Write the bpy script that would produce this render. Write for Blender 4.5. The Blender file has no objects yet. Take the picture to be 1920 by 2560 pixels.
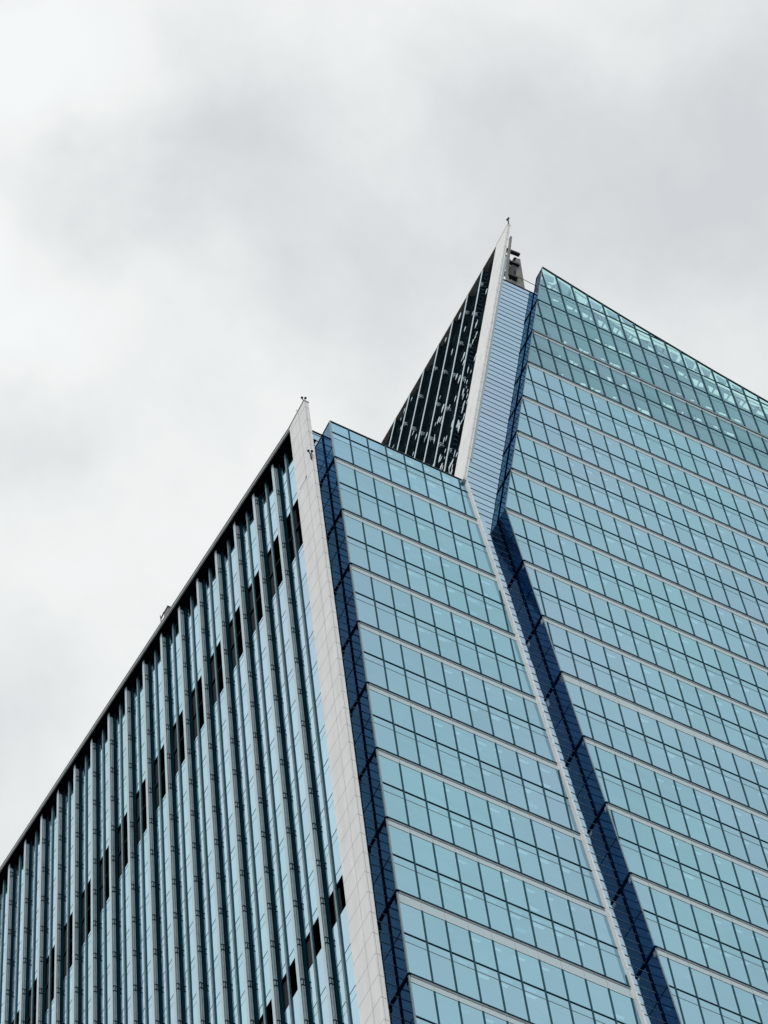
import bpy, bmesh, math, random
from mathutils import Vector, Matrix
from mathutils.geometry import tessellate_polygon
random.seed(7)
SC = bpy.context.scene
S = 0.87            # metres per building unit (one facade module is 1.613 units)
EYE = 1.6

# ------------------------------------------------------------------ camera
ROT = Matrix(((0.8871745346950212, -0.39260664408864404, -0.2424486914918815),
              (-0.45642532244938183, -0.8238562259187361, -0.3360607743279695),
              (-0.06780317113270223, 0.40880428328527757, -0.9100998780089798)))
FPX = 9983.18
cam = bpy.data.cameras.new("camera"); camo = bpy.data.objects.new("camera", cam)
SC.collection.objects.link(camo); SC.camera = camo
cam.sensor_fit = 'HORIZONTAL'; cam.sensor_width = 36.0; cam.lens = FPX/1920*36
cam.clip_start = 1.0; cam.clip_end = 6000
camo.matrix_world = Matrix.Translation((0, 0, EYE)) @ ROT.to_4x4()
SC.render.resolution_x = 768; SC.render.resolution_y = 1024

def ray(px, py):
    """world direction of a photograph pixel (1920 x 2560)"""
    return (ROT @ Vector(((px-960)/FPX, -(py-1280)/FPX, -1))).normalized()

# ------------------------------------------------------------------ sky
SUN_EL, SUN_AZ = math.radians(42), math.radians(232)
w = bpy.data.worlds.new("World"); SC.world = w; w.use_nodes = True
nt = w.node_tree; N = nt.nodes; L = nt.links; N.clear()
def wn(t, **k):
    n = N.new(t)
    for a, b in k.items(): setattr(n, a, b)
    return n
def wmath(op, a, b=None, c=None):
    n = wn('ShaderNodeMath', operation=op)
    for i, v in enumerate((a, b, c)):
        if v is None: continue
        if isinstance(v, (int, float)): n.inputs[i].default_value = v
        else: L.new(v, n.inputs[i])
    return n.outputs[0]
tc = wn('ShaderNodeTexCoord')
nrm = wn('ShaderNodeVectorMath', operation='NORMALIZE'); L.new(tc.outputs['Generated'], nrm.inputs[0])
dirv = nrm.outputs[0]
def noise(scale, detail, rough, dist=0.0, off=(0, 0, 0)):
    m = wn('ShaderNodeMapping'); m.inputs['Location'].default_value = off
    L.new(dirv, m.inputs['Vector'])
    n = wn('ShaderNodeTexNoise'); n.inputs['Scale'].default_value = scale
    n.inputs['Detail'].default_value = detail; n.inputs['Roughness'].default_value = rough
    n.inputs['Distortion'].default_value = dist
    L.new(m.outputs[0], n.inputs['Vector']); return n.outputs['Fac']
# warp the direction a little so that the cloud masses get ragged edges
wrp = wn('ShaderNodeTexNoise'); wrp.inputs['Scale'].default_value = 18; wrp.inputs['Detail'].default_value = 8
L.new(dirv, wrp.inputs['Vector'])
ws = wn('ShaderNodeVectorMath', operation='SUBTRACT'); L.new(wrp.outputs['Color'], ws.inputs[0]); ws.inputs[1].default_value = (.5, .5, .5)
wm = wn('ShaderNodeVectorMath', operation='SCALE'); L.new(ws.outputs[0], wm.inputs[0]); wm.inputs['Scale'].default_value = 0.07
wa = wn('ShaderNodeVectorMath', operation='ADD'); L.new(dirv, wa.inputs[0]); L.new(wm.outputs[0], wa.inputs[1])
wd = wn('ShaderNodeVectorMath', operation='NORMALIZE'); L.new(wa.outputs[0], wd.inputs[0])
# cloud masses: (pixel direction, angular radius in pixels, strength)
MASSES = [((190, 430), 210, -.65), ((480, 340), 170, -.45), ((980, 540), 240, -.45), ((1850, 250), 240, -.75), ((1650, 520), 300, -.6), ((1300, 420), 180, -.3), ((700, 480), 150, -.35),
          ((60, 1080), 180, -.75), ((1000, 160), 230, .25), ((40, 170), 160, 1.2), ((40, 740), 190, 1.2), ((320, 130), 170, .45),
          ((120, 1420), 240, .55), ((620, 1150), 260, .45), ((1650, 300), 150, .35), ((1300, 800), 200, .25), ((20, 1800), 200, -.35),
          ((700, 760), 200, -.25), ((1400, 80), 200, .1)]
acc = None
for (px, py), rad, st in MASSES:
    d = ray(px, py)
    dp = wn('ShaderNodeVectorMath', operation='DOT_PRODUCT'); L.new(wd.outputs[0], dp.inputs[0]); dp.inputs[1].default_value = d
    k = 1.0/(rad/FPX)**2
    e = wmath('MULTIPLY', wmath('SUBTRACT', dp.outputs['Value'], 1.0), 2*k*0.5)
    g = wmath('MULTIPLY', wmath('EXPONENT', e), st)
    acc = g if acc is None else wmath('ADD', acc, g)
n1 = noise(8, 8, .6, 0); n2 = noise(24, 9, .62, .15, (3, 1, 2))
v = wmath('ADD', wmath('MULTIPLY', wmath('SUBTRACT', n1, .5), 1.3), wmath('MULTIPLY', wmath('SUBTRACT', n2, .5), 1.25))
v = wmath('ADD', v, acc)
fac = wmath('MULTIPLY_ADD', v, .56, .55)
ramp = wn('ShaderNodeValToRGB'); cr = ramp.color_ramp
cr.elements[0].position = 0.0; cr.elements[0].color = (.655, .678, .705, 1)
cr.elements[1].position = 1.0; cr.elements[1].color = (.935, .960, .960, 1)
for p_, c_ in ((.3, (.755, .778, .792, 1)), (.5, (.822, .850, .850, 1)), (.7, (.890, .915, .908, 1))):
    e = cr.elements.new(p_); e.color = c_
L.new(fac, ramp.inputs[0])
sky = wn('ShaderNodeTexSky', sky_type='NISHITA', sun_disc=False, sun_elevation=SUN_EL, sun_rotation=SUN_AZ)
sks = wn('ShaderNodeVectorMath', operation='SCALE'); L.new(sky.outputs[0], sks.inputs[0]); sks.inputs['Scale'].default_value = 0.08
mx = wn('ShaderNodeMixRGB'); mx.inputs[0].default_value = 0.97
L.new(sks.outputs[0], mx.inputs[1]); L.new(ramp.outputs[0], mx.inputs[2])
# below the horizon the air is dull
bg = wn('ShaderNodeBackground'); bg.inputs['Strength'].default_value = 1.0
L.new(mx.outputs[0], bg.inputs['Color'])
out = wn('ShaderNodeOutputWorld'); L.new(bg.outputs[0], out.inputs['Surface'])

sun = bpy.data.lights.new("sun", 'SUN'); sun.energy = 1.3; sun.angle = math.radians(14); sun.color = (1, .985, .965)
suno = bpy.data.objects.new("sun", sun); SC.collection.objects.link(suno)
az = SUN_AZ
sd = Vector((math.sin(az)*math.cos(SUN_EL), math.cos(az)*math.cos(SUN_EL), math.sin(SUN_EL)))
suno.rotation_euler = sd.to_track_quat('Z', 'Y').to_euler()

SC.view_settings.view_transform = 'Standard'; SC.view_settings.look = 'None'
SC.view_settings.gamma = 1; SC.view_settings.exposure = 0
SC.cycles.max_bounces = 14; SC.cycles.glossy_bounces = 6; SC.cycles.transparent_max_bounces = 16
SC.cycles.transmission_bounces = 6; SC.cycles.diffuse_bounces = 3

# ------------------------------------------------------------------ materials
def mat(name):
    m = bpy.data.materials.new(name); m.use_nodes = True
    m.node_tree.nodes.clear(); return m, m.node_tree.nodes, m.node_tree.links
def plain(name, col, rough=.6, metal=0.0, var=.06, scale=1.5, stretch=(1, 1, 1), bump=0.0, spec=.12):
    m, n, l = mat(name)
    o = n.new('ShaderNodeOutputMaterial'); p = n.new('ShaderNodeBsdfPrincipled')
    p.inputs['Roughness'].default_value = rough; p.inputs['Metallic'].default_value = metal
    p.inputs['Specular IOR Level'].default_value = spec
    t = n.new('ShaderNodeTexCoord'); mp = n.new('ShaderNodeMapping'); mp.inputs['Scale'].default_value = stretch
    l.new(t.outputs['Object'], mp.inputs['Vector'])
    nz = n.new('ShaderNodeTexNoise'); nz.inputs['Scale'].default_value = scale; nz.inputs['Detail'].default_value = 6
    nz.inputs['Roughness'].default_value = .6
    l.new(mp.outputs[0], nz.inputs['Vector'])
    r = n.new('ShaderNodeMapRange'); r.inputs['From Min'].default_value = .3; r.inputs['From Max'].default_value = .7
    r.inputs['To Min'].default_value = 1-var; r.inputs['To Max'].default_value = 1+var
    l.new(nz.outputs['Fac'], r.inputs['Value'])
    s = n.new('ShaderNodeVectorMath'); s.operation = 'SCALE'; s.inputs[0].default_value = col[:3]
    l.new(r.outputs[0], s.inputs['Scale']); l.new(s.outputs[0], p.inputs['Base Color'])
    if bump:
        b = n.new('ShaderNodeBump'); b.inputs['Strength'].default_value = bump; b.inputs['Distance'].default_value = .1
        l.new(nz.outputs['Fac'], b.inputs['Height']); l.new(b.outputs[0], p.inputs['Normal'])
    l.new(p.outputs[0], o.inputs['Surface']); return m
def glass(name, tint, trans, tfac, rough=.02, var=.08, fresnel=False, wob=0.02, wscale=.35, dim_film=None, ffac=0):
    """coated pane: tinted mirror over a tinted see-through layer, each pane a little different"""
    m, n, l = mat(name)
    o = n.new('ShaderNodeOutputMaterial')
    a = n.new('ShaderNodeAttribute'); a.attribute_name = 'pane'
    r = n.new('ShaderNodeMapRange'); r.inputs['To Min'].default_value = 1-var; r.inputs['To Max'].default_value = 1+var
    l.new(a.outputs['Fac'], r.inputs['Value'])
    # hue drift between coatings batches
    hs = n.new('ShaderNodeMixRGB'); hs.inputs[1].default_value = (*tint, 1)
    hs.inputs[2].default_value = (tint[0]*1.13, tint[1]*.97, tint[2]*1.03, 1)
    a2 = n.new('ShaderNodeAttribute'); a2.attribute_name = 'batch'; l.new(a2.outputs['Fac'], hs.inputs[0])
    s = n.new('ShaderNodeVectorMath'); s.operation = 'SCALE'; l.new(hs.outputs[0], s.inputs[0]); l.new(r.outputs[0], s.inputs['Scale'])
    g = n.new('ShaderNodeBsdfGlossy'); g.inputs['Roughness'].default_value = rough; l.new(s.outputs[0], g.inputs['Color'])
    t = n.new('ShaderNodeTexCoord'); nz = n.new('ShaderNodeTexNoise'); nz.inputs['Scale'].default_value = wscale
    nz.inputs['Detail'].default_value = 2; l.new(t.outputs['Object'], nz.inputs['Vector'])
    b = n.new('ShaderNodeBump'); b.inputs['Strength'].default_value = 1; b.inputs['Distance'].default_value = wob
    l.new(nz.outputs['Fac'], b.inputs['Height']); l.new(b.outputs[0], g.inputs['Normal'])
    tr = n.new('ShaderNodeBsdfTransparent'); tr.inputs['Color'].default_value = (*trans, 1)
    mx = n.new('ShaderNodeMixShader')
    if fresnel:
        f = n.new('ShaderNodeFresnel'); f.inputs['IOR'].default_value = 1.5
        l.new(f.outputs[0], mx.inputs[0]); l.new(tr.outputs[0], mx.inputs[1]); l.new(g.outputs[0], mx.inputs[2])
    else:
        mx.inputs[0].default_value = tfac; l.new(g.outputs[0], mx.inputs[1]); l.new(tr.outputs[0], mx.inputs[2])
    last = mx.outputs[0]
    if dim_film:   # diffuse colour that paints in the dim cavity behind the pane
        df = n.new('ShaderNodeBsdfDiffuse'); df.inputs['Color'].default_value = (*dim_film, 1)
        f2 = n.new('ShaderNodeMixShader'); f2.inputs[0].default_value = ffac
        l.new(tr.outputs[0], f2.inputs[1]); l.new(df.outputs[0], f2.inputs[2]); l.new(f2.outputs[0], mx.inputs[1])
    l.new(last, o.inputs['Surface']); return m

M = {}
M['front_glass'] = glass('front_glass', (.388, .685, .795), (.10, .22, .42), .24, var=.03)
M['inner_glass'] = glass('inner_glass', (.36, .545, .66), (.04, .34, .8), 0.0, var=.05)
M['side_glass'] = glass('side_glass', (.485, .725, .815), (.1, .3, .4), 0.0, var=.035)
M['return_glass'] = glass('return_glass', (.21, .41, .58), (.50, .68, .80), 0, fresnel=True, var=.03, dim_film=(.0, .022, .095), ffac=.72)
M['crown_glass'] = glass('crown_glass', (.40, .69, .80), (.64, 1.0, .90), .54, var=.04)
M['dark_glass'] = plain('dark_glass', (.008, .016, .02), .45, var=.5, scale=1.2, stretch=(1, 1, .5), bump=.5, spec=.0)
M['netting'] = plain('netting', (.007, .014, .019), .5, var=.8, scale=1.3, stretch=(1, 1, .45), bump=.8, spec=.0)
M['fine_line'] = plain('fine_line', (.26, .40, .50), .5, var=.2)
M['fine_dark'] = plain('fine_dark', (.085, .18, .25), .5, var=.2)
M['white_panel'] = plain('white_panel', (.785, .795, .79), .55, var=.07, scale=1.1, stretch=(1.5, 1.5, .22))
M['sill'] = plain('sill', (.54, .655, .70), .5, var=.10, scale=3.0, stretch=(2, 2, 6))
M['joint'] = plain('joint', (.47, .48, .49), .7)
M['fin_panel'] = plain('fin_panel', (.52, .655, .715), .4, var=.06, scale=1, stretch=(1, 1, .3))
M['fin_side'] = plain('fin_side', (.003, .020, .032), .6, var=.35, scale=1.4, stretch=(1, 1, .4), spec=.0)
M['rail'] = plain('rail', (.27, .35, .385), .4, var=.15, scale=2)
M['mullion'] = plain('mullion', (.020, .088, .120), .5, var=.25, scale=3, spec=.04)
M['grey_mullion'] = plain('grey_mullion', (.17, .235, .26), .5, var=.25, scale=2.5)
M['shade_grey'] = plain('shade_grey', (.26, .33, .36), .5, var=.2, scale=3)
M['navy_frame'] = plain('navy_frame', (.001, .010, .035), .6, spec=0)
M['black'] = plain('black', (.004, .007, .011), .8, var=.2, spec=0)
M['slate'] = plain('slate', (.016, .022, .032), .8, var=.2, scale=1)
M['coping'] = plain('coping', (.62, .61, .58), .5, var=.06)
M['coping_dark'] = plain('coping_dark', (.045, .05, .055), .5)
M['core'] = plain('core', (.03, .04, .05), .8)
M['crown_wall'] = plain('crown_wall', (.32, .37, .47), .7, var=.12, scale=.4)
M['steel'] = plain('steel', (.02, .025, .03), .5)
M['grey_steel'] = plain('grey_steel', (.20, .20, .20), .6, var=.12, scale=2)
def lamp(name, col, st):
    m, n, l = mat(name); o = n.new('ShaderNodeOutputMaterial'); e = n.new('ShaderNodeEmission')
    e.inputs['Color'].default_value = (*col, 1); e.inputs['Strength'].default_value = st
    l.new(e.outputs[0], o.inputs['Surface']); return m
M['lamp'] = lamp('lamp', (1.0, .80, .50), 2.4)
M['asphalt'] = plain('asphalt', (.05, .05, .052), .9, var=.2, scale=.2)

# ------------------------------------------------------------------ mesh helpers
def P(v): return (v[0]*S, v[1]*S, v[2]*S + EYE)
class MB:
    def __init__(s): s.v = []; s.f = []; s.a = []; s.b = []; s.n0 = None
    def absorb(s, o):
        """take another shape in as surface detail with the second material"""
        if s.n0 is None: s.n0 = len(s.f)
        k = len(s.v); s.v += o.v; s.f += [tuple(k+q for q in f) for f in o.f]; s.a += o.a; s.b += o.b
    def poly(s, pts, a=.5, b=.5):
        i = len(s.v); s.v += [tuple(p) for p in pts]; s.f.append(tuple(range(i, i+len(pts)))); s.a.append(a); s.b.append(b)
    def tri_mesh(s, pts, tris):
        i = len(s.v); s.v += [tuple(p) for p in pts]
        for t in tris: s.f.append(tuple(i+k for k in t)); s.a.append(.5); s.b.append(.5)
    def hexa(s, c):
        """8 corners: bottom loop 0-3, top loop 4-7"""
        i = len(s.v); s.v += [tuple(p) for p in c]
        for q in ((3, 2, 1, 0), (4, 5, 6, 7), (0, 1, 5, 4), (1, 2, 6, 5), (2, 3, 7, 6), (3, 0, 4, 7)):
            s.f.append(tuple(i+k for k in q)); s.a.append(.5); s.b.append(.5)
    def box(s, x0, x1, y0, y1, z0, z1, lean=None):
        """lean: function z -> x offset"""
        f = lean or (lambda z: 0)
        s.hexa([(x0+f(z0), y0, z0), (x1+f(z0), y0, z0), (x1+f(z0), y1, z0), (x0+f(z0), y1, z0),
                (x0+f(z1), y0, z1), (x1+f(z1), y0, z1), (x1+f(z1), y1, z1), (x0+f(z1), y1, z1)])
    def bar(s, p, q, wx, wy=None):
        """box beam between two points"""
        wy = wy or wx; p, q = Vector(p), Vector(q); d = (q-p).normalized()
        up = Vector((0, 0, 1)) if abs(d.z) < .9 else Vector((1, 0, 0))
        a = d.cross(up).normalized()*wx/2; b = d.cross(a).normalized()*wy/2
        s.hexa([p-a-b, p+a-b, p+a+b, p-a+b, q-a-b, q+a-b, q+a+b, q-a+b])
    def ball(s, c, r, n=8):
        i = len(s.v); c = Vector(c); m = n//2
        for j in range(m+1):
            th = math.pi*j/m
            for k in range(n):
                ph = 2*math.pi*k/n
                s.v.append((c.x+r*math.sin(th)*math.cos(ph), c.y+r*math.sin(th)*math.sin(ph), c.z+r*math.cos(th)))
        for j in range(m):
            for k in range(n):
                s.f.append((i+j*n+k, i+(j+1)*n+k, i+(j+1)*n+(k+1) % n, i+j*n+(k+1) % n)); s.a.append(.5); s.b.append(.5)
    def build(s, name, m, parent=None, kind=None, label=None, m2=None):
        me = bpy.data.meshes.new(name)
        me.from_pydata([P(v) for v in s.v], [], s.f); me.update()
        at = me.attributes.new('pane', 'FLOAT', 'FACE'); at.data.foreach_set('value', s.a)
        at = me.attributes.new('batch', 'FLOAT', 'FACE'); at.data.foreach_set('value', s.b)
        me.materials.append(M[m])
        if m2 and s.n0 is not None:
            me.materials.append(M[m2])
            for q in range(s.n0, len(s.f)): me.polygons[q].material_index = 1
        o = bpy.data.objects.new(name, me); SC.collection.objects.link(o)
        if parent is not None:
            o.parent = parent
            if parent.type == 'EMPTY': o.matrix_parent_inverse = Matrix.Translation(-Vector(parent.location))
        if kind: o['kind'] = kind
        if label: o['label'] = label
        return o
def thing(name, label, cat, at, group=None):
    o = bpy.data.objects.new(name, None); SC.collection.objects.link(o)
    o.location = P(at); o['label'] = label; o['category'] = cat
    if group: o['group'] = group
    return o
def pane(mb, a, b, c, d, jitter=.004):
    """glass quad with its own tint value and a hair of misalignment"""
    x = (a[0]+b[0])/2+(a[1]+b[1])/4; z = (a[2]+c[2])/2
    h = .5+.42*math.sin(x*.23+z*.045+1)*math.sin(z*.083-x*.06)+random.uniform(-.12, .12)
    mb.poly((a, b, c, d), random.random(), min(1, max(0, h)))

# ------------------------------------------------------------------ ground
g = MB(); g.poly([(-3000, -3000, -EYE/S), (3000, -3000, -EYE/S), (3000, 3000, -EYE/S), (-3000, 3000, -EYE/S)])
g.build('ground', 'asphalt', kind='structure')
GZ = -EYE/S + .005

# =================================================================== LOWER BUILDING
low = thing('office_building', 'lower office block with white corner blade, finned left side and blue glass front', 'building', (72, 110, -EYE/S))
FZ = 100.0            # plane of its glass front
IW = 101.28           # plane of the recessed inner wall
AL = 68.46            # left edge of the projecting glass front
MOD = 1.613
ATOP = 284.45
A_LEDGES = [277.5, 267.8, 258.3, 248.77, 239.3, 229.83, 220.4, 211.12, 201.3, 191.8, 182.3, 172.8]
THICK_A = {7}
def a_right(z): return 80.20 + (284.8-z)*.0608

def curtain_wall(root, y, ledges, top, thick, left, right, cols, topz=None, crown_from=None, nscreen=None):
    """bands of panes between ledges; left/right are functions of z; topz a function of x for a sloping top"""
    lip = .07
    edges = [(top, None)] + [(z, i in thick) for i, z in enumerate(ledges)]
    mull = {}
    for bi in range(len(edges)-1):
        z1 = edges[bi][0]; th = edges[bi][1]; z0 = edges[bi+1][0]
        first = bi == 0
        gap = 0 if first else (1.36 if th else .92)
        zt = z1-gap                    # top of the glass of this band
        span = z0
        zm = z1-4.72 if not first else z1-2.05
        if th: zm = z1-5.05
        zl = zm-(1.05 if not th else 1.0)
        gl = MB(); tr = MB(); fr = MB()
        rows = [(zm+.04, zt), (zl+.03, zm-.04), (z0+.05, zl-.03)]
        for (r0, r1) in rows:
            xs = [left((r0+r1)/2)] + [c for c in cols if left(r0) < c < right(r0)] + [right((r0+r1)/2)]
            # panes between columns, clipped by the leaning edges
            cs = [c for c in cols if max(left(r0), left(r1)) < c < min(right(r0), right(r1))]
            def quad(xa0, xb0, xa1, xb1):
                pane(gl, (xa0, y, r0), (xb0, y, r0), (xb1, y, r1), (xa1, y, r1))
            pts = [None]+cs+[None]
            for k in range(len(pts)-1):
                a, b = pts[k], pts[k+1]
                quad(left(r0) if a is None else a, right(r0) if b is None else b, left(r1) if a is None else a, right(r1) if b is None else b)
        gm = gl.build('glass_band', 'front_glass', root)
        lt = MB()
        for ci in range(len(cols)-1):
            for zq in ((zt+.05), (zl+.45), (zm+1.5)):
                if random.random() < (.72 if zq != zm+1.5 else .12) and cols[ci+1] < right(z0)-.1 and cols[ci] > left(z1)+4.4:
                    xo = cols[ci]+.15+random.random()*.3; ll = .5+random.random()*.35
                    lt.poly([(xo, y+.32, zq), (xo+ll, y+.32, zq), (xo+ll, y+.52, zq+.02), (xo, y+.52, zq+.02)])
        if lt.f and bi < 40: lt.build('ceiling_light', 'lamp', gm)
        # transom (dark) and the fine line below it
        def strip(mb, za, zb, ya, yb, pad=0.0):
            c = [(left(za)-pad, ya, za), (right(za)+pad, ya, za), (right(za)+pad, yb, za), (left(za)-pad, yb, za),
                 (left(zb)-pad, ya, zb), (right(zb)+pad, ya, zb), (right(zb)+pad, yb, zb), (left(zb)-pad, yb, zb)]
            mb.hexa(c)
        strip(tr, zm-.036, zm+.036, y-.05, y+.04)
        tr.build('transom', 'mullion', gm)
        t2 = MB(); strip(t2, zl-.03, zl+.03, y-.012, y+.03); t2.build('transom', 'grey_mullion', gm)
        # vertical mullions
        for ci, c in enumerate(cols):
            if not (left(z0) < c < right(z0) or left(zt) < c < right(zt)): continue
            lo, hi = z0, zt
            # clip against leaning edges
            steps = 12; ok = [z0+(zt-z0)*i/steps for i in range(steps+1) if left(z0+(zt-z0)*i/steps) <= c <= right(z0+(zt-z0)*i/steps)]
            if not ok: continue
            lo, hi = min(ok), max(ok)
            # the photo stops the edge mullions at the transom when they leave the face
            mull.setdefault(ci, MB()).box(c-.042, c+.042, y-.055, y+.05, lo, hi)
        # ledge: dark lip under the glass above, pale spandrel below
        if not first:
            sp = MB(); strip(sp, zt+.02, z1-.06, y+.0, y+.35)
            jb = MB()
            for c in cols:
                if left(z1) < c < right(z1): jb.box(c-.02, c+.02, y-.006, y+.02, zt+.03, z1-.1)
            sp.absorb(jb)
            o = sp.build('sill', 'sill', root, m2='joint')
            ln = MB(); strip(ln, zt-.02, zt+.02, y-.012, y+.3); ln.build('sill_trim', 'mullion', o)
            lp = MB(); strip(lp, z1-.015, z1+.045, y-.09, y+.30); lp.build('drip_edge', 'mullion', o)
            lq = MB(); strip(lq, z1-.26, z1-.017, y-.03, y+.1); lq.build('shade_strip', 'shade_grey', o)  # grey strip paints in the shade under the overhanging lip
    return mull

colsA = [AL+MOD*i for i in range(1, 16)]
mull = curtain_wall(low, FZ, A_LEDGES, ATOP, THICK_A, lambda z: AL, a_right, colsA)
for k in sorted(mull): mull[k].build('mullion', 'mullion', low)
t = MB(); t.box(AL-.02, a_right(ATOP)-.02, FZ-.06, FZ+.08, ATOP-.02, ATOP+.09); t.build('parapet_rail', 'coping_dark', low)
t = MB(); t.box(AL-.05, AL+.05, FZ-.05, FZ+.06, A_LEDGES[-1], ATOP); t.build('corner_trim', 'rail', low)

# left return of the projecting glass front (seen through to the inner wall)
def return_wall(root, xf, yf, yb, ledges, top, lowz, dark):
    """xf: x of the return as a function of z; one glass part with frame sub-parts"""
    zs = [top]+[z for z in ledges if lowz < z < top]+[lowz]
    for i in range(len(zs)-1):
        z1, z0 = zs[i], zs[i+1]
        gl = MB(); n = 4
        for j in range(n):
            ya = yf+.06; yc = (yf+yb)/2; 
            a, b = z0+(z1-z0)*j/n, z0+(z1-z0)*(j+1)/n
            for (u, v_) in ((ya, yc), (yc, yb)):
                pane(gl, (xf(a), v_, a), (xf(a), u, a), (xf(b), u, b), (xf(b), v_, b))
        gm = gl.build('return_glass', 'return_glass', root)
        fm = MB(); zm = z1-4.72
        yc = (yf+yb)/2
        def seg(y0, y1, za, zb, wx):
            fm.hexa([(xf(za)-wx, y0, za), (xf(za)+wx, y0, za), (xf(za)+wx, y1, za), (xf(za)-wx, y1, za),
                     (xf(zb)-wx, y0, zb), (xf(zb)+wx, y0, zb), (xf(zb)+wx, y1, zb), (xf(zb)-wx, y1, zb)])
        if z0 < zm < z1: seg(yf, yb, zm-.03, zm+.03, .02)
        seg(yb-.10, yb+.015, z0, z1, .03)
        fm.build('return_frame', 'navy_frame', gm)
        if i > 0:
            lg = MB(); lg.hexa([(xf(z1)-.07, yf-.05, z1-.26), (xf(z1)+.1, yf-.05, z1-.26), (xf(z1)+.1, yb, z1-.26), (xf(z1)-.07, yb, z1-.26),
                                (xf(z1)-.07, yf-.05, z1+.03), (xf(z1)+.1, yf-.05, z1+.03), (xf(z1)+.1, yb, z1+.03), (xf(z1)-.07, yb, z1+.03)])
            lg.build('return_ledge', 'navy_frame', gm)
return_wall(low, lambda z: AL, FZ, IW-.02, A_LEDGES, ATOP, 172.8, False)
t = MB(); t.box(AL-.04, AL+.04, FZ, IW, ATOP-.01, ATOP+.07); t.build('parapet_rail', 'coping_dark', low)

# inner wall behind: storey lines and finer lines between
def inner_wall(root, y, x0, x1, ztop, zbot, zref, xl=None):
    xl = xl or x1
    """x0/x1 functions of z"""
    gl = MB(); z = zref
    while z < ztop: z += 4.767
    lines_h = MB(); lines_f = MB()
    while z > zbot:
        for j in range(4):
            b = min(z-4.767*j/4, ztop); a = min(z-4.767*(j+1)/4, ztop)
            if b-a < .02: continue
            pane(gl, (x0(a), y, a), (x1(a), y, a), (x1(b), y, b), (x0(b), y, b))
            zz = z-4.767*j/4
            if zz < ztop-.1:
                h = .034 if j == 0 else .011
                xe = x1(zz) if j == 0 else min(x1(zz), xl(zz))
                (lines_h if j == 0 else lines_f).hexa([(x0(zz), y-.03, zz-h), (xe, y-.03, zz-h), (xe, y+.03, zz-h), (x0(zz), y+.03, zz-h),
                                                      (x0(zz), y-.03, zz+h), (xe, y-.03, zz+h), (xe, y+.03, zz+h), (x0(zz), y+.03, zz+h)])
        z -= 4.767
    gl.absorb(lines_f); o = gl.build('inner_glass_wall', 'inner_glass', root, m2='fine_line')
    lines_h.build('transom', 'fine_dark', o)
    t = MB(); t.hexa([(x0(ztop), y-.06, ztop), (x1(ztop), y-.06, ztop), (x1(ztop), y+.1, ztop), (x0(ztop), y+.1, ztop),
                      (x0(ztop), y-.06, ztop+.10), (x1(ztop), y-.06, ztop+.10), (x1(ztop), y+.1, ztop+.10), (x0(ztop), y+.1, ztop+.10)])
    t.build('parapet_rail', 'coping_dark', o)
inner_wall(low, IW, lambda z: 67.0, lambda z: 79.4 if z > 283 else 82.5, 284.30, 172.8, 282.7, lambda z: AL+.4)

# white corner blade
BX0, BX1, BY0, BY1 = 64.69, 65.08, 97.55, 100.0
t = MB(); t.box(BX0, BX1, BY0, BY1, 172.8, 279.35)
blm = t; t = MB(); zz = 278.2
while zz > 174:
    t.box(BX0-.006, BX0+.01, BY0+.0, BY1, zz-.018, zz+.018)
    t.box(BX0, BX1, BY0-.006, BY0+.01, zz-.03, zz+.03); zz -= 2.384
t.box(BX0-.006, BX0+.01, 98.49, 98.53, 173, 279.3)
t.box(BX0+.10, BX0+.13, BY0-.006, BY0+.01, 173, 279.3)
blm.absorb(t); blade = blm.build('corner_blade', 'white_panel', low, m2='joint')
t = MB(); t.box(BX0-.05, BX1+.04, BY0-.05, BY1+.02, 279.36, 279.48); t.build('coping', 'coping', blade)
t = MB(); t.box(BX0-.012, BX0+.02, 98.45, 98.62, 266.8, 267.05); t.box(BX0-.01, BX0+.01, 98.6, 99.6, 266.75, 266.81); t.build('vent_slot', 'black', blade)

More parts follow.
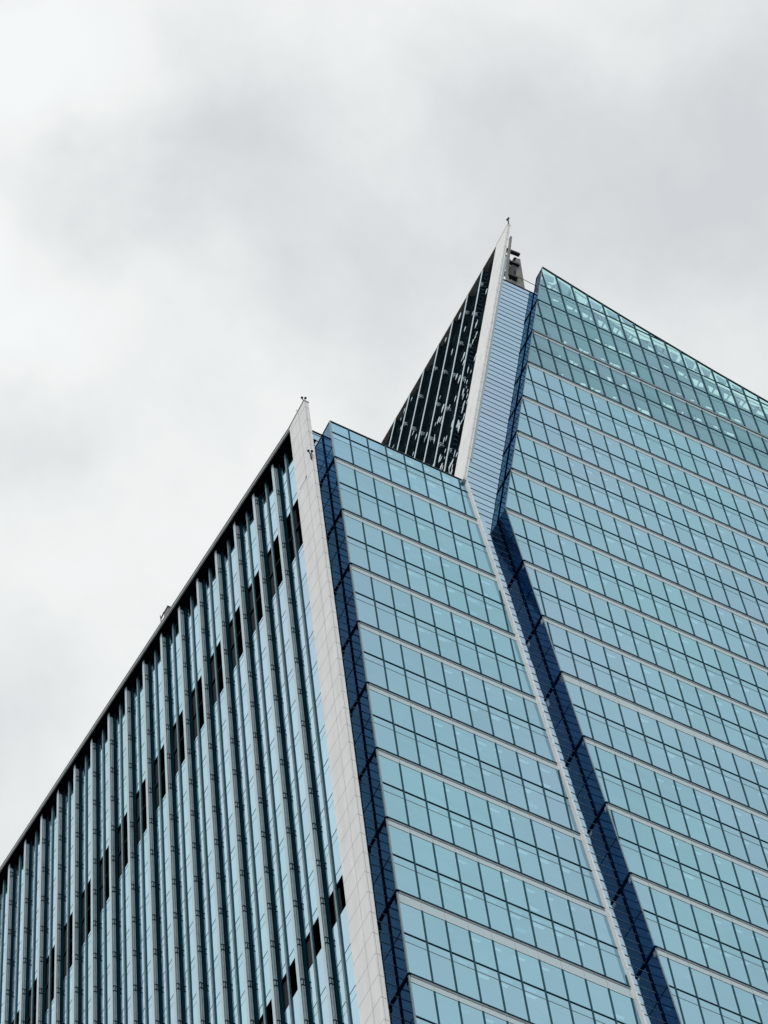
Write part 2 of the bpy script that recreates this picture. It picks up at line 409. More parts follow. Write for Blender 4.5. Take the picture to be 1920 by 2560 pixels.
# finned side facade
GX, FXO = 65.50, 65.10
def roof_z(y): return 279.40+.321*(y-100)
YEND = 166.0
OPEN = [(261.5, 269.5), (209.1, 212.9)]
SOFF = .24
fins = [103.55+3.2*m for m in range(-1, 20)]
minors = [f-1.32 for f in fins[1:]]+[fins[-1]+1.88]
edges = sorted([100.2]+[f+.215 for f in fins[1:]]+minors)
joints = [237.55+4.715*n for n in range(-13, 14)]
for i in range(len(edges)-1):
    y0, y1 = edges[i], edges[i+1]
    gl = MB(); jt = MB()
    ztop = lambda y: roof_z(y)-SOFF
    cuts = [172.8]+[z for z in joints if 173 < z < ztop(y0)-1]
    segs = []
    for k in range(len(cuts)):
        a = cuts[k]; b = cuts[k+1] if k+1 < len(cuts) else None
        parts = [(a, b)]
        for (o0, o1) in OPEN:
            np_ = []
            for (u, v_) in parts:
                if v_ is None: np_.append((u, v_)); continue
                if v_ <= o0 or u >= o1: np_.append((u, v_)); continue
                if u < o0: np_.append((u, o0))
                if v_ > o1: np_.append((o1, v_))
            parts = np_
        segs += parts
    for (u, v_) in segs:
        # two panes per storey: main light and spandrel
        if v_ is None: pane(gl, (GX, y1, u), (GX, y0, u), (GX, y0, ztop(y0)), (GX, y1, ztop(y1)))
        else: pane(gl, (GX, y1, u), (GX, y0, u), (GX, y0, v_), (GX, y1, v_))
    gm = None
    lims = [172]+[o for oo in OPEN[::-1] for o in oo]+[400]
    for li in range(0, len(lims), 2):
        g2 = MB()
        for fi, fc in enumerate(gl.f):
            pts_ = [gl.v[k] for k in fc]; zc = sum(p_[2] for p_ in pts_)/4
            if lims[li] < zc < lims[li+1]: g2.poly(pts_, gl.a[fi], gl.b[fi])
        jt = MB()
        for z in joints:
            if not lims[li] < z < lims[li+1] or z < 173 or z > ztop(y0)-.5 or any(o0-.2 < z < o1+.2 for o0, o1 in OPEN): continue
            jt.box(GX-.012, GX+.02, y0, y1, z-.035, z+.035)
            if not any(o0-.2 < z-1 < o1+.2 for o0, o1 in OPEN): jt.box(GX-.006, GX+.02, y0, y1, z-1.02, z-.985)
        g2.absorb(jt)
        if g2.f: gm = g2.build('side_glass', 'side_glass', low, m2='mullion')
BR = None
for f in fins[1:]:
    t = MB(); zt = roof_z(f)-SOFF-.01
    t.hexa([(FXO+.05, f+.03, 172.8), (GX+.05, f+.03, 172.8), (GX+.05, f+.28, 172.8), (FXO+.05, f+.28, 172.8),
            (FXO+.05, f+.03, zt), (GX+.05, f+.03, zt), (GX+.05, f+.28, zt), (FXO+.05, f+.28, zt)])
    fo = t.build('fin', 'fin_side', low)
    t = MB(); t.box(GX-.03, GX+.02, f-.42, f+.02, 172.8, zt-.3); t.build('fin_foot', 'fin_side', fo)
    t = MB(); t.box(FXO, FXO+.05, f, f+.31, 172.8, zt-.02); t.build('fin_cap', 'fin_panel', fo)
    for (xa, xb) in ((FXO+.09, FXO+.17), (FXO+.21, FXO+.29)):
        t = MB()
        zlist = [172.8]+[231.95+4.753*n for n in range(-12, 14) if 173 < 231.95+4.753*n < zt-1]+[zt-.9]
        for k in range(len(zlist)-1):
            a = zlist[k]; b = zlist[k+1]-.01
            if b > a: t.box(xa, xb, f-.10, f+.02, a, b)
        t.build('rail', 'rail', fo)
    for n in range(-12, 14):
        z = 231.95+4.753*n
        if not 185 < z < zt-1: continue
        if BR is None:
            t = MB()
            for dz in (-.33, .33): t.box(FXO+.06, FXO+.31, f-.125, f+.02, z+dz-.045, z+dz+.045)
            t.box(FXO+.175, FXO+.205, f-.13, f-.08, z-.29, z+.29)
            BR = t.build('bracket', 'black', fo); BR0 = (f, z)
        else:
            o = BR.copy(); SC.collection.objects.link(o); o.parent = fo
            o.location = (0, (f-BR0[0])*S, (z-BR0[1])*S)
for y in minors:
    zt = roof_z(y)-SOFF-.01
    t = MB(); t.box(GX-.075, GX+.03, y-.10, y+.10, 172.8, zt); o = t.build('mullion', 'mullion', low)
    t = MB(); t.box(GX-.10, GX-.075, y-.085, y+.10, 172.8, zt-.4); t.build('mullion_cap', 'grey_mullion', o)
# open recesses behind the missing panes, one per bay
bays = [(100.1, 103.6)]+[(f+.2, f+3.4) for f in fins[1:]]
for (o0, o1) in OPEN:
    for (y0, y1) in bays:
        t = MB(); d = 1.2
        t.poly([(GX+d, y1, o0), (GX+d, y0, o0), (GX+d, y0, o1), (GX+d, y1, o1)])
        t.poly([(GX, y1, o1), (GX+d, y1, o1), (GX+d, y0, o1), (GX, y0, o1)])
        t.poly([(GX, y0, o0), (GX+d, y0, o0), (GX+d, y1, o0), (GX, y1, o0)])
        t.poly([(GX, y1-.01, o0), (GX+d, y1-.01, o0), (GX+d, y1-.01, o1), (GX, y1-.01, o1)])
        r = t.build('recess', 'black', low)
        t = MB()
        for (a, b) in ((y0+.15, y0+.95), (y0+1.9, y0+2.7)):
            t.box(GX+.12, GX+.2, a, b, o0+.05, o0+(o1-o0)*(.46 if o1-o0 > 6 else .9))
            if o1-o0 > 6: t.box(GX+.12, GX+.2, a, b, o0+(o1-o0)*.54, o1-.5)
        t.build('louvre', 'slate', r)
        if o1-o0 > 6:
            t = MB(); zm = (o0+o1)/2; t.box(GX+.02, GX+.3, y0, y1, zm-.09, zm+.05); t.build('slab_edge', 'slate', r)
# coping and soffit of the sloping roof edge
def slope_box(mb, x0, x1, ya, yb, dz0, dz1):
    mb.hexa([(x0, ya, roof_z(ya)+dz0), (x1, ya, roof_z(ya)+dz0), (x1, yb, roof_z(yb)+dz0), (x0, yb, roof_z(yb)+dz0),
             (x0, ya, roof_z(ya)+dz1), (x1, ya, roof_z(ya)+dz1), (x1, yb, roof_z(yb)+dz1), (x0, yb, roof_z(yb)+dz1)])
t = MB(); slope_box(t, BX0, BX0+.12, 100.0, YEND, -.34, -.12); cp = t.build('coping', 'coping', low)
t = MB(); slope_box(t, BX0-.05, BX0+.4, 99.96, YEND, -.118, .02); t.build('coping_cap', 'rail', cp)
t = MB(); slope_box(t, BX0+.122, 67.0, 100.0, YEND, -.25, -.122); t.build('soffit', 'black', low)  # the shade of the underside is put into its black colour
# masses behind
t = MB(); t.box(67.5, 79, 103.2, YEND, GZ, 276); t.box(65.9, 84, 102.7, YEND, GZ, 172.7); t.build('core', 'core', low)
t = MB(); t.box(BX0, GX+.05, 97.6, YEND, GZ, 172.75); t.box(AL, 87.2, FZ, IW+.1, GZ, 172.75); t.build('lower_wall', 'side_glass', low)

# =================================================================== TALLER TOWER
tow = thing('office_tower', 'taller glass tower with leaning white blade, dark finned side and sloping see-through glass crown', 'skyscraper', (105, 115, -EYE/S))
BZ = 103.2; SW = 104.49
B_LEDGES = [349.05, 339.57, 330.07, 320.48, 310.95, 301.37, 291.8, 282.23, 272.75, 263.6, 253.7, 244.1, 234.5, 225.1, 215.6, 206.1, 196.6, 187.1, 177.6]
FOLD = 291.8
def b_left(z): return 86.4+(FOLD-z)*.0582 if z <= FOLD else 86.4+(z-FOLD)*.1684
TOPPTS = [(97.84, 359.73), (102.35, 357.60), (107.48, 355.35), (111.7, 353.70), (115.58, 352.18), (121.38, 350.30), (140, 345.2)]
def top_z(x):
    if x <= TOPPTS[0][0]: return TOPPTS[0][1]
    for (xa, za), (xb, zb) in zip(TOPPTS, TOPPTS[1:]):
        if x <= xb: return za+(zb-za)*(x-xa)/(xb-xa)
    return TOPPTS[-1][1]
XR = 138.0
colsB = [92.73+1.6195*i for i in range(-4, 29)]
b_right = lambda z: XR
# --- bands (ledges from 330.07 down); the band above 330.07 belongs to the crown
_n0 = set(o.name for o in bpy.data.objects)
mull = curtain_wall(tow, BZ, B_LEDGES[2:], B_LEDGES[2]+.0001+9.5, {B_LEDGES.index(263.6)-2}, b_left, b_right, colsB)
# the first band drawn (above 330.07) is replaced by crown glass: drop its glass, transoms
_new = [o for o in bpy.data.objects if o.name not in _n0]
first = [o for o in _new if o.name.startswith('glass_band')]
first = min(first, key=lambda o: -max(v.co.z for v in o.data.vertices))
for ch in list(first.children): bpy.data.objects.remove(ch)
bpy.data.objects.remove(first)
for k in list(mull): mull[k].v, mull[k].f = mull[k].v[:], mull[k].f[:]

# --- crown: clear teal panes up to the sloping, gently curved top
storeys = [330.07, 334.85, 339.57, 344.42, 349.2, 354.0, 360]
for i in range(len(storeys)-1):
    z0, z1 = storeys[i], storeys[i+1]
    is_ledge = abs(z1-339.57) < .01
    gl = MB()
    if i in (0, 2, 4): low_off, up_off = (0.92 if False else 0), 0
    rows = []
    zt = z1-(.75 if is_ledge else 0)
    pts = [c for c in colsB] 
    xs_all = [None]+[c for c in colsB if c > b_left(z0)+.02]+[XR]
    for k in range(len(xs_all)-1):
        a, b = xs_all[k], xs_all[k+1]
        a0 = b_left(z0) if a is None else a; a1 = b_left(min(zt, 359.7)) if (a is None or a < b_left(zt)) else a
        if b <= a1:        # corner triangle
            zz = z0+(b-b_left(z0))/.1684
            gl.poly([(a0, BZ, z0), (b, BZ, z0), (b, BZ, min(zz, zt))], random.random(), random.random()); continue
        ta = min(zt, top_z(a1)); tb = min(zt, top_z(b))
        if ta <= z0+.02 and tb <= z0+.02: continue
        if tb <= z0+.02:
            xm = a1
            while top_z(xm) > z0+.02: xm += .05
            gl.poly([(a0, BZ, z0), (xm, BZ, z0), (a1, BZ, ta)], random.random(), random.random()); continue
        if ta-tb > 0 and zt > tb and zt < top_z(a1):
            xm = a1
            while top_z(xm) > zt: xm += .05
            gl.poly([(a0, BZ, z0), (b, BZ, z0), (b, BZ, tb), (xm, BZ, zt), (a1, BZ, zt)], random.random(), random.random())
        else:
            gl.poly([(a0, BZ, z0), (b, BZ, z0), (b, BZ, tb), (a1, BZ, ta)], random.random(), random.random())
    gm = gl.build('crown_glass', 'crown_glass', tow)
    # transom at z0
    xe = XR
    while top_z(xe) < z0+.1 and xe > 98: xe -= .1
    if i > 0:
        t = MB()
        if abs(z0-339.57) < .01:
            t.hexa([(b_left(z0), BZ-.09, z0-.015), (xe, BZ-.09, z0-.015), (xe, BZ+.25, z0-.015), (b_left(z0), BZ+.25, z0-.015),
                    (b_left(z0), BZ-.09, z0+.05), (xe, BZ-.09, z0+.05), (xe, BZ+.25, z0+.05), (b_left(z0), BZ+.25, z0+.05)])
            o = t.build('drip_edge', 'mullion', gm)
            t = MB(); t.box(b_left(z0)+.02, xe, BZ-.1, BZ+.1, z0-.30, z0-.035); t.build('shade_strip', 'shade_grey', o)
            t = MB(); t.box(b_left(z0)+.02, xe, BZ-.0, BZ+.25, z0-.74, z0-.31); t.build('sill', 'sill', o)
        else:
            hh = .05
            t.box(b_left(z0), xe, BZ-.05, BZ+.04, z0-hh, z0+hh); t.build('transom', 'mullion', gm)
    t = MB(); zf = z0+3.72 if i in (1, 3) else z0+3.68
    zf = z1-1.0
    xe2 = XR
    while top_z(xe2) < zf+.1 and xe2 > 98: xe2 -= .1
    if zf < 357: t.box(b_left(zf), xe2, BZ-.01, BZ+.03, zf-.025, zf+.025); t.build('transom', 'grey_mullion', gm)
for ci, c in enumerate(colsB):
    if ci not in mull: mull[ci] = MB()
    z0 = 330.07
    if c < b_left(z0):
        continue
    zt = top_z(c)-.05
    if c < 97.84: zt = min(zt, FOLD+(c-86.4)/.1684)
    if zt < z0: continue
    for (a, b) in ((z0, min(zt, 338.8)), (339.6, zt)):
        if b > a: mull[ci].box(c-.062, c+.062, BZ-.06, BZ+.10, a, b)
def trim_above(mb, z):
    """drop the boxes the band builder drew above the first ledge"""
    keep_v, keep_f, a, b = [], [], [], []
    for i in range(0, len(mb.v), 8):
        box = mb.v[i:i+8]
        if max(p[2] for p in box) > z+.5 and abs((box[1][0]-box[0][0])-.084) < .008: continue
        o = len(keep_v); keep_v += box
        for q in ((3, 2, 1, 0), (4, 5, 6, 7), (0, 1, 5, 4), (1, 2, 6, 5), (2, 3, 7, 6), (3, 0, 4, 7)):
            keep_f.append(tuple(o+k for k in q)); a.append(.5); b.append(.5)
    mb.v, mb.f, mb.a, mb.b = keep_v, keep_f, a, b
for k in sorted(mull):
    trim_above(mull[k], 330.07)
    if mull[k].f: mull[k].build('mullion', 'mullion', tow)
t = MB()
for (xa, za), (xb, zb) in zip(TOPPTS, TOPPTS[1:]): t.bar((xa-.03, BZ, za+.03), (xb+.03, BZ, zb+.03), .16, .13)
t.build('parapet_rail', 'coping_dark', tow)

# perforated wall inside the crown
def at(px, py, y): d = ray(px, py); return (d.x*y/d.y, y, d.z*y/d.y)
HOLES = {(1320, 650): [
 [(230,185),(365,250),(355,300),(245,285)],[(255,325),(335,350),(310,400),(278,385)],[(388,335),(425,438),(340,400)],
 [(430,285),(580,390),(545,500),(490,478)],[(605,460),(640,550),(572,520)],[(650,425),(805,530),(780,608),(700,588)],[(822,575),(852,645),(800,620)],
 [(865,560),(1022,650),(1000,700),(912,678)],[(1030,692),(1050,732),(1012,710)],[(1090,685),(1240,768),(1235,812),(1132,768)],[(1300,802),(1445,888),(1455,912),(1342,858)],
 [(320,505),(430,555),(415,580),(350,560)],[(452,570),(475,590),(470,610),(452,600)],[(530,600),(635,658),(610,690),(546,668)],[(655,662),(682,680),(690,735),(648,710)],
 [(745,702),(840,755),(820,800),(762,785)],[(872,762),(905,850),(848,820)],[(955,802),(1050,847),(1012,920),(986,912)],[(1072,862),(1128,978),(1034,930)],
 [(1150,882),(1184,905),(1170,928)],[(1196,912),(1254,946),(1215,1012),(1174,988)],[(1280,952),(1333,1078),(1234,1020)],[(1352,972),(1408,1010),(1395,1040),(1376,1034)],
 [(1422,1018),(1448,1030),(1410,1100),(1396,1088)],[(1477,1052),(1530,1080),(1560,1178),(1432,1110)],
 [(920,1072),(988,1092),(1028,1160),(932,1110)],[(1052,1142),(1108,1162),(1080,1190)],[(1127,1162),(1200,1192),(1232,1258),(1102,1210)],[(1256,1236),(1308,1260),(1290,1290),(1262,1275)],[(1327,1262),(1408,1295),(1438,1345),(1304,1290)],
 [(170,652),(300,705),(296,716),(185,668)],[(390,745),(480,785),(478,795),(400,760)],[(540,905),(570,915),(580,935),(545,925)],[(630,940),(680,965),(672,985),(640,975)],[(285,1005),(330,1030),(325,1065),(300,1055)],
 [(492,1105),(545,1125),(530,1160),(500,1150)],[(150,1215),(185,1215),(180,1240),(155,1235)]],
 (1620, 800): [
 [(32,302),(60,340),(88,438),(2,400),(4,322)],[(115,342),(210,387),(175,470),(152,462)],[(237,402),(265,430),(298,528),(192,480)],[(312,437),(425,492),(390,558),(352,548)],
 [(455,542),(488,570),(518,628),(424,590)],[(507,512),(648,590),(625,670),(562,650)],[(680,642),(706,690),(718,718),(644,680)],[(732,642),(868,720),(850,785),(792,760)],
 [(947,762),(1088,845),(1080,888),(982,850)],[(1162,887),(1305,970),(1310,992),(1192,940)],
 [(200,597),(305,642),(290,665),(222,640)],[(402,682),(505,735),(485,775),(432,755)],[(530,762),(550,790),(545,810),(504,785)],[(602,782),(708,830),(675,918),(642,898)],
 [(732,842),(765,870),(773,938),(694,914)],[(822,882),(913,930),(875,1003),(852,990)],[(942,942),(975,962),(996,1058),(894,1010)],[(1047,987),(1118,1020),(1080,1098),(1052,1080)],
 [(1152,1028),(1188,1060),(1216,1168),(1094,1110)],[(1222,1072),(1268,1090),(1250,1118)],[(1287,1097),(1343,1112),(1290,1188),(1262,1170)],[(1367,1122),(1390,1150),(1416,1258),(1304,1200)],
 [(1422,1162),(1488,1190),(1460,1238)],[(1547,1202),(1590,1250),(1616,1338),(1494,1290)],
 [(62,622),(178,680),(186,698),(72,650)],[(372,982),(460,1010),(478,1038),(402,1020)],[(602,1087),(650,1097),(630,1123),(584,1110)],[(792,1172),(880,1202),(916,1253),(802,1210)],
 [(947,1237),(975,1247),(963,1276)],[(992,1257),(1080,1290),(1108,1343),(974,1290)],[(1152,1332),(1190,1347),(1175,1378)],[(1207,1352),(1280,1382),(1306,1438),(1194,1385)],
 [(197,1112),(250,1140),(225,1183)],[(262,1152),(345,1182),(358,1238),(242,1190)],[(482,1252),(505,1267),(480,1298),(462,1288)],[(622,1317),(663,1335),(645,1368)],
 [(682,1337),(740,1362),(753,1413),(667,1375)],[(892,1437),(960,1462),(996,1528),(912,1480)],[(1032,1507),(1085,1532),(1070,1558)],[(1097,1534),(1190,1567),(1208,1623),(1082,1572)]],
 (1360, 850): [
 [(132,152),(200,182),(185,215),(157,205)],[(217,197),(240,207),(225,243),(203,225)],[(342,257),(420,287),(400,330),(372,320)],[(432,302),(480,322),(455,353),(412,340)],
 [(642,397),(703,417),(737,483),(634,440)],[(862,492),(920,504),(962,578),(892,560)],[(1100,597),(1140,612),(1163,678),(1069,635)],[(482,92),(545,122),(520,160),(492,150)],
 [(557,132),(630,162),(610,190),(534,165)],[(772,222),(840,252),(863,298),(792,265)],[(902,287),(960,312),(940,345),(912,330)],[(972,317),(1050,347),(1073,398),(954,350)],
 [(1212,427),(1260,434),(1302,498),(1202,460)],[(207,432),(280,462),(255,495),(217,488)],[(512,577),(580,592),(598,648),(504,615)],[(642,632),(698,652),(690,680),(657,680)],
 [(717,667),(793,692),(770,728),(699,700)],[(957,762),(1013,782),(1010,818),(952,800)],[(1292,907),(1350,937),(1330,970),(1302,960)],[(1367,947),(1450,977),(1477,1053),(1344,990)]]}
CW = 104.15
outer = []
zb = 329.6
lx = lambda z: b_left(z)+.35
outer = [Vector((lx(zb), zb, 0)), Vector((XR-.2, zb, 0)), Vector((XR-.2, top_z(XR)-.4, 0))]
for (xa, za) in reversed(TOPPTS[:-1]): outer.append(Vector((max(xa, 98.1), za-.45, 0)))
polys = [outer]
def tozx(p): return Vector((p[0], p[2], 0))
for (ox, oy), hs in HOLES.items():
    for h in hs: polys.append([tozx(at(ox+x/5.53, oy+y/5.53, CW)) for x, y in h])
cbm = bmesh.new()
for p_ in polys:
    vs = [cbm.verts.new((q.x, CW, q.y)) for q in p_]
    for i in range(len(vs)): cbm.edges.new((vs[i], vs[(i+1) % len(vs)]))
bmesh.ops.triangle_fill(cbm, use_beauty=True, use_dissolve=False, edges=cbm.edges[:], normal=(0, -1, 0))
cbm.verts.index_update()
t = MB(); t.tri_mesh([tuple(v.co) for v in cbm.verts], [tuple(v.index for v in f.verts) for f in cbm.faces])
print('crown wall area', sum(f.calc_area() for f in cbm.faces))
# reveals give the wall its thickness
for p_ in polys:
    for i in range(len(p_)):
        a, b = p_[i], p_[(i+1) % len(p_)]
        t.poly([(a.x, CW, a.y), (b.x, CW, b.y), (b.x, CW+.10, b.y), (a.x, CW+.10, a.y)])
t.build('crown_wall', 'crown_wall', tow)

# left return: leans out below the fold, in above it
BL2 = [z for z in B_LEDGES if z > 178]
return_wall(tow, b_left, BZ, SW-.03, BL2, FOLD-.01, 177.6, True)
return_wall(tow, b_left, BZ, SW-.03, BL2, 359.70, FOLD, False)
t = MB(); t.box(97.80, 97.90, BZ, SW, 359.66, 359.76); t.build('parapet_rail', 'coping_dark', tow)
t = MB()
t.bar((b_left(177.6), BZ-.01, 177.6), (b_left(FOLD), BZ-.01, FOLD), .07); t.bar((b_left(FOLD), BZ-.01, FOLD), (97.84, BZ-.01, 359.7), .06)
t.build('corner_trim', 'rail', tow)

# leaning white blade between the two glass fronts
KF = 284.1
def k_left(z): return a_right(z)+.02 if z <= KF else 79.93+(z-KF)*.1643+.02
KX = k_left
def lean_box(mb, fx0, fx1, y0, y1, z0, z1):
    mb.hexa([(fx0(z0), y0, z0), (fx1(z0), y0, z0), (fx1(z0), y1, z0), (fx0(z0), y1, z0),
             (fx0(z1), y0, z1), (fx1(z1), y0, z1), (fx1(z1), y1, z1), (fx0(z1), y1, z1)])
KY = 99.70
kfix = lambda z: 80.24+(KF-z)*.0608 if z <= KF else 79.96+(z-KF)*.1643
t = MB()
lean_box(t, kfix, lambda z: kfix(z)+.15, KY, SW, 172.8, KF)
kb = lambda z: 79.96+(z-KF)*.1643
lean_box(t, kb, lambda z: kb(z)+.30, KY, 102.03, KF, 355.9)
blm = t; t = MB(); zz = 353.5
while zz > 174:
    f = kb if zz > KF else kfix
    wd_ = .30 if zz > KF else .15
    t.box(f(zz)-.004, f(zz)+wd_+.004, KY-.008, KY+.01, zz-.03, zz+.03)
    zz -= 2.384
t.bar((kb(KF)+.12, KY-.004, KF), (kb(355.8)+.12, KY-.004, 355.8), .03, .02)
blm.absorb(t); bl = blm.build('leaning_blade', 'white_panel', tow, m2='joint')
t = MB(); t.box(kb(355.9)-.02, kb(355.9)+.33, KY-.03, 102.05, 355.91, 356.05); t.build('coping', 'coping', bl)
# narrow clear edge strip beside the blade
t = MB(); lean_box(t, lambda z: kb(z)+.31, lambda z: kb(z)+.62, KY+.35, KY+.45, KF+6, 347); t.build('edge_strip', 'fin_panel', bl)

# recessed wall between blade and glass box
def s_left(z): return (kfix(z) if z <= KF else kb(z)-.2+.3)+.1
inner_wall(tow, SW, lambda z: max(s_left(z), kfix(z) if z <= KF else kb(z)+.1), lambda z: b_left(z)+4.0 if z < 335 else b_left(z)+1.2+ max(0, (358-z)*.12), 354.75, 172.8, 353.6, lambda z: b_left(z)+.3)

# dark finned side, leaning in: inner plane, fins, coping
def side_top(y): return 355.45+(y-101.8)*.245
DP = .95
t = MB(); YT = 150.0
zb2 = 270
for k in range(0, 16):
    y0, y1 = 102.03+3.17*k-.4*(k > 0), 102.03+3.17*(k+1)-.4
    z = zb2
    while z < side_top(y0)-.3:
        z2 = z+4.767
        a, b = min(z2, side_top(y0)-.2), min(z2, side_top(y1)-.2)
        pane(t, (kb(z)+DP, y1, z), (kb(z)+DP, y0, z), (kb(a)+DP, y0, a), (kb(b)+DP, y1, b)); z = z2
t.build('side_glass', 'side_glass', tow)
TB = None
fy = [104.82+3.165*k for k in range(15)]
for y in fy:
    zt = side_top(y)-.05
    t = MB(); lean_box(t, lambda z: kb(z)+.04, lambda z: kb(z)+DP+.03, y, y+.24, 272, zt)
    fo = t.build('fin', 'dark_glass', tow)
    t = MB(); lean_box(t, kb, lambda z: kb(z)+.04, y-.01, y+.25, 272, zt-.02); t.build('fin_cap', 'fin_panel', fo)
    z = 275.0
    while z < zt-2:
        if TB is None:
            t = MB()
            for dz in (-.25, .25): t.box(kb(z)+.1, kb(z)+.45, y-.2, y, z+dz-.07, z+dz+.07)
            t.box(kb(z)+.2, kb(z)+.26, y-.15, y, z-.2, z+.2)
            TB = t.build('bracket', 'fin_panel', fo); TB0 = (y, z)
        else:
            o = TB.copy(); SC.collection.objects.link(o); o.parent = fo
            o.location = ((kb(z)-kb(TB0[1]))*S, (y-TB0[0])*S, (z-TB0[1])*S)
        z += 4.753*(2 if (int(z*7+y*3) % 3) else 4)
    # dark netting hung across the bay in front of the fin, pale slivers laid over it as painted glints
    random.seed(int(y*10)); y0 = y-2.93; t = MB(); z = 272.0; x_i = .55
    while z < zt-.6:
        h = min(.9+random.random()*.8, zt-z-.3); n = 4
        for j in range(n):
            ya, yb_ = y0+2.93*j/n, y0+2.93*(j+1)/n
            xo = lambda yy, zz: kb(zz)+x_i-.30*math.sin((yy-y0)*2.1+zz*.9)*.5-.12*math.sin(yy*5+zz*2.3)
            t.poly([(xo(yb_, z), yb_, z), (xo(ya, z), ya, z), (xo(ya, z+h), ya, z+h), (xo(yb_, z+h), yb_, z+h)])
        z += h
    nt_ = t.build('netting', 'netting', fo)
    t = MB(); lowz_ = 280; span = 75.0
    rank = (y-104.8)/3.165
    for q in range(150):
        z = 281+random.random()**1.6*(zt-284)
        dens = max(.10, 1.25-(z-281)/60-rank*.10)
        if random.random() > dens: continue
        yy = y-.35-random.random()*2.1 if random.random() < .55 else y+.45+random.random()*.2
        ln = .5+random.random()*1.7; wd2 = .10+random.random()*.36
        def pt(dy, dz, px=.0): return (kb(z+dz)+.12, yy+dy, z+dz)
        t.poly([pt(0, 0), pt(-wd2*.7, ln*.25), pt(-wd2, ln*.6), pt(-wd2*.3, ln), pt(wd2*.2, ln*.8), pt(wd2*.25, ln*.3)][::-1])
    t.build('glint_patch', 'fin_panel', nt_)
t = MB()
t.hexa([(kb(side_top(102))-.02, 102.05, side_top(102.05)-.02), (kb(side_top(102))+1.2, 102.05, side_top(102.05)-.02),
        (kb(side_top(YT))+1.2, YT, side_top(YT)-.02), (kb(side_top(YT))-.02, YT, side_top(YT)-.02),
        (kb(side_top(102))-.02, 102.05, side_top(102.05)+.12), (kb(side_top(102))+1.2, 102.05, side_top(102.05)+.12),
        (kb(side_top(YT))+1.2, YT, side_top(YT)+.12), (kb(side_top(YT))-.02, YT, side_top(YT)+.12)])
t.build('coping', 'coping', tow)
# masses behind
t = MB()
lean_box(t, lambda z: kb(z)+1.3, lambda z: XR, 106.0, YT, 276, 331)
t.box(92.5, XR, 106.0, YT, GZ, 275.9)
t.box(98.0, XR, 104.7, 105.7, 177, 331.3)
lean_box(t, lambda z: kb(z)+1.3, lambda z: kb(z)+4.5, 106.0, YT, 331.01, 352)
t.build('core', 'core', tow)
t = MB(); t.box(93.3, XR, BZ, SW+.2, GZ, 177.5); t.build('lower_wall', 'side_glass', tow)

# =================================================================== SMALL THINGS
# steel gantry of the facade lift on the tower roof
gx = thing('lift_gantry', 'dark steel lift frame with grey mast on the roof behind the tall blade', 'gantry', (97.2, 107, 352))
def gbar(name, m, *segs):
    t = MB()
    for p_, q_, a in segs: t.bar(p_, q_, a, a)
    return t.build(name, m, gx)
t = MB(); t.hexa([(96.9, 107, 352), (97.75, 107, 352), (97.75, 108.3, 352), (96.9, 108.3, 352), (98.05, 107, 371.9), (98.85, 107, 372.4), (98.85, 108.3, 372.4), (98.05, 108.3, 371.9)])
t.build('mast', 'grey_steel', gx)
gbar('crossbeam', 'steel', ((96.6, 106.9, 372.7), (98.75, 106.9, 373.2), .36))
gbar('crossbeam', 'steel', ((96.4, 106.9, 369.2), (98.3, 106.9, 369.6), .38))
gbar('crossbeam', 'steel', ((95.9, 106.9, 364.9), (97.6, 106.9, 365.2), .4))
gbar('brace', 'steel', ((97.1, 107.1, 371.6), (97.9, 107.1, 369.3), .22)); gbar('brace', 'steel', ((98.3, 107.1, 372.2), (97.6, 107.1, 369.6), .2))
gbar('brace', 'steel', ((96.9, 107.1, 368.6), (97.5, 107.1, 365.4), .4)); gbar('brace', 'steel', ((97.7, 107.1, 368.9), (96.9, 107.1, 365.4), .5))
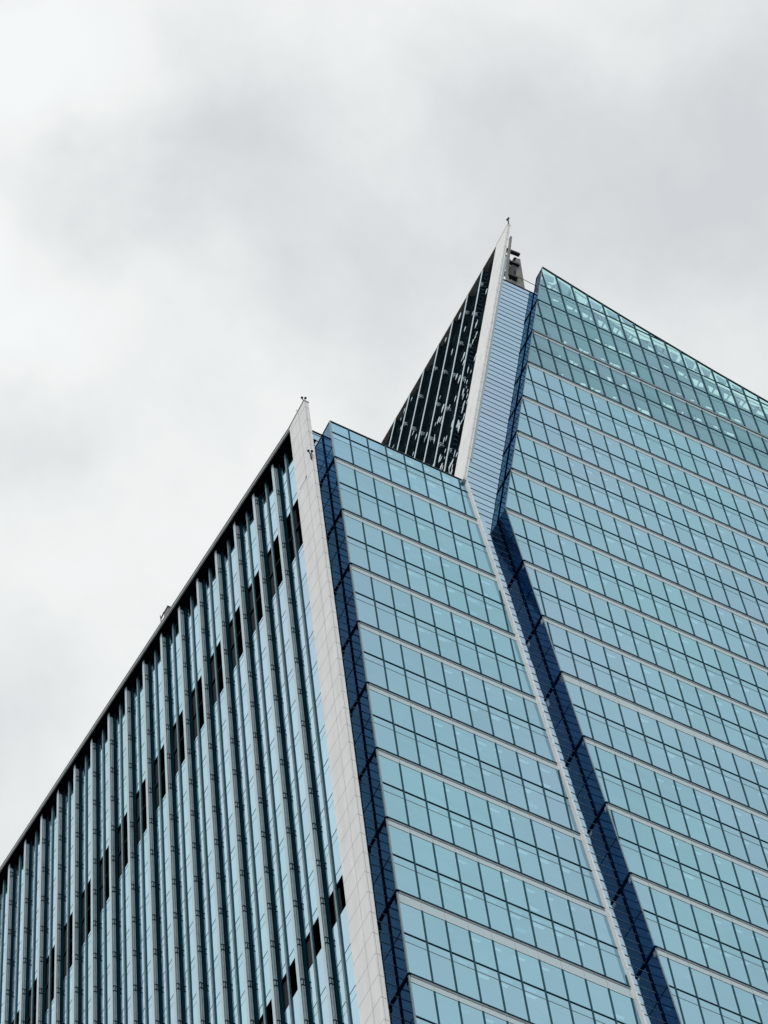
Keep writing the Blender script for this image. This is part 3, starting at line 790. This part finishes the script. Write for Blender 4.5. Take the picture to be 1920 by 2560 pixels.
t = MB(); t.bar((96.15, 106.6, 364), (98.0, 106.6, 376.6), .3, .2); t.bar((95.8, 106.6, 352), (96.15, 106.6, 364), .3, .2); t.build('track', 'grey_steel', gx)
t = MB(); t.bar((97.8, 106.9, 366.0), (100.2, 106.9, 365.7), .05)
c = t.build('cable', 'steel'); c['label'] = 'thin dark cable stretched from the lift gantry towards the glass crown'; c['category'] = 'cable'

def floodlight(base, top, spread, label, axis):
    th = thing('floodlight', label, 'floodlight', base, 'twin head floodlights on the white blades')
    b, tp = Vector(base), Vector(top)
    t = MB(); t.bar(b, b.lerp(tp, .55), .09); t.build('pole', 'steel', th)
    for sg in (-1, 1):
        e = tp + Vector(axis)*sg*spread
        t = MB(); t.bar(b.lerp(tp, .5), e, .06); a = t.build('arm', 'steel', th)
        t = MB(); t.ball(e+Vector((0, 0, .02)), .105, 10); t.build('lamp_head', 'steel', a)
floodlight((64.9, 97.9, 279.47), (64.9, 97.84, 280.75), .14, 'twin head floodlight on the very tip of the lower white corner blade', (.9, -.3, 0))
floodlight((64.66, 97.50, 268.1), (64.60, 97.44, 269.35), .14, 'twin head floodlight fixed part way down the edge of the lower corner blade', (.9, -.3, 0))
floodlight((91.90, 99.72, 356.05), (91.98, 99.72, 357.75), .10, 'small twin head floodlight on the tip of the tall leaning blade', (.3, -.9, .2))
dv = thing('roof_davit', 'small dark hoist box with a hooked arm on the sloping left roof edge', 'hoist', (65.0, 121.6, 286.4))
t = MB(); t.box(64.9, 65.4, 121.15, 121.85, 286.3, 288.0); t.build('hoist_box', 'grey_steel', dv)
t = MB(); t.box(64.85, 65.45, 121.1, 121.9, 288.0, 288.14); t.build('lid', 'steel', dv)
t = MB(); t.bar((64.9, 121.8, 288.3), (64.9, 122.35, 288.1), .09); t.bar((64.9, 122.35, 287.0), (64.9, 122.42, 288.2), .06); t.bar((64.9, 122.42, 288.1), (64.9, 122.5, 288.9), .05); t.build('arm', 'steel', dv)
t = MB(); t.bar((64.85, 98.6, 279.4), (64.7, 98.75, 280.1), .05); t.build('hook', 'grey_steel', thing('roof_hook', 'tiny bent hook behind the tip of the lower blade', 'hook', (64.85, 98.6, 279.4)))
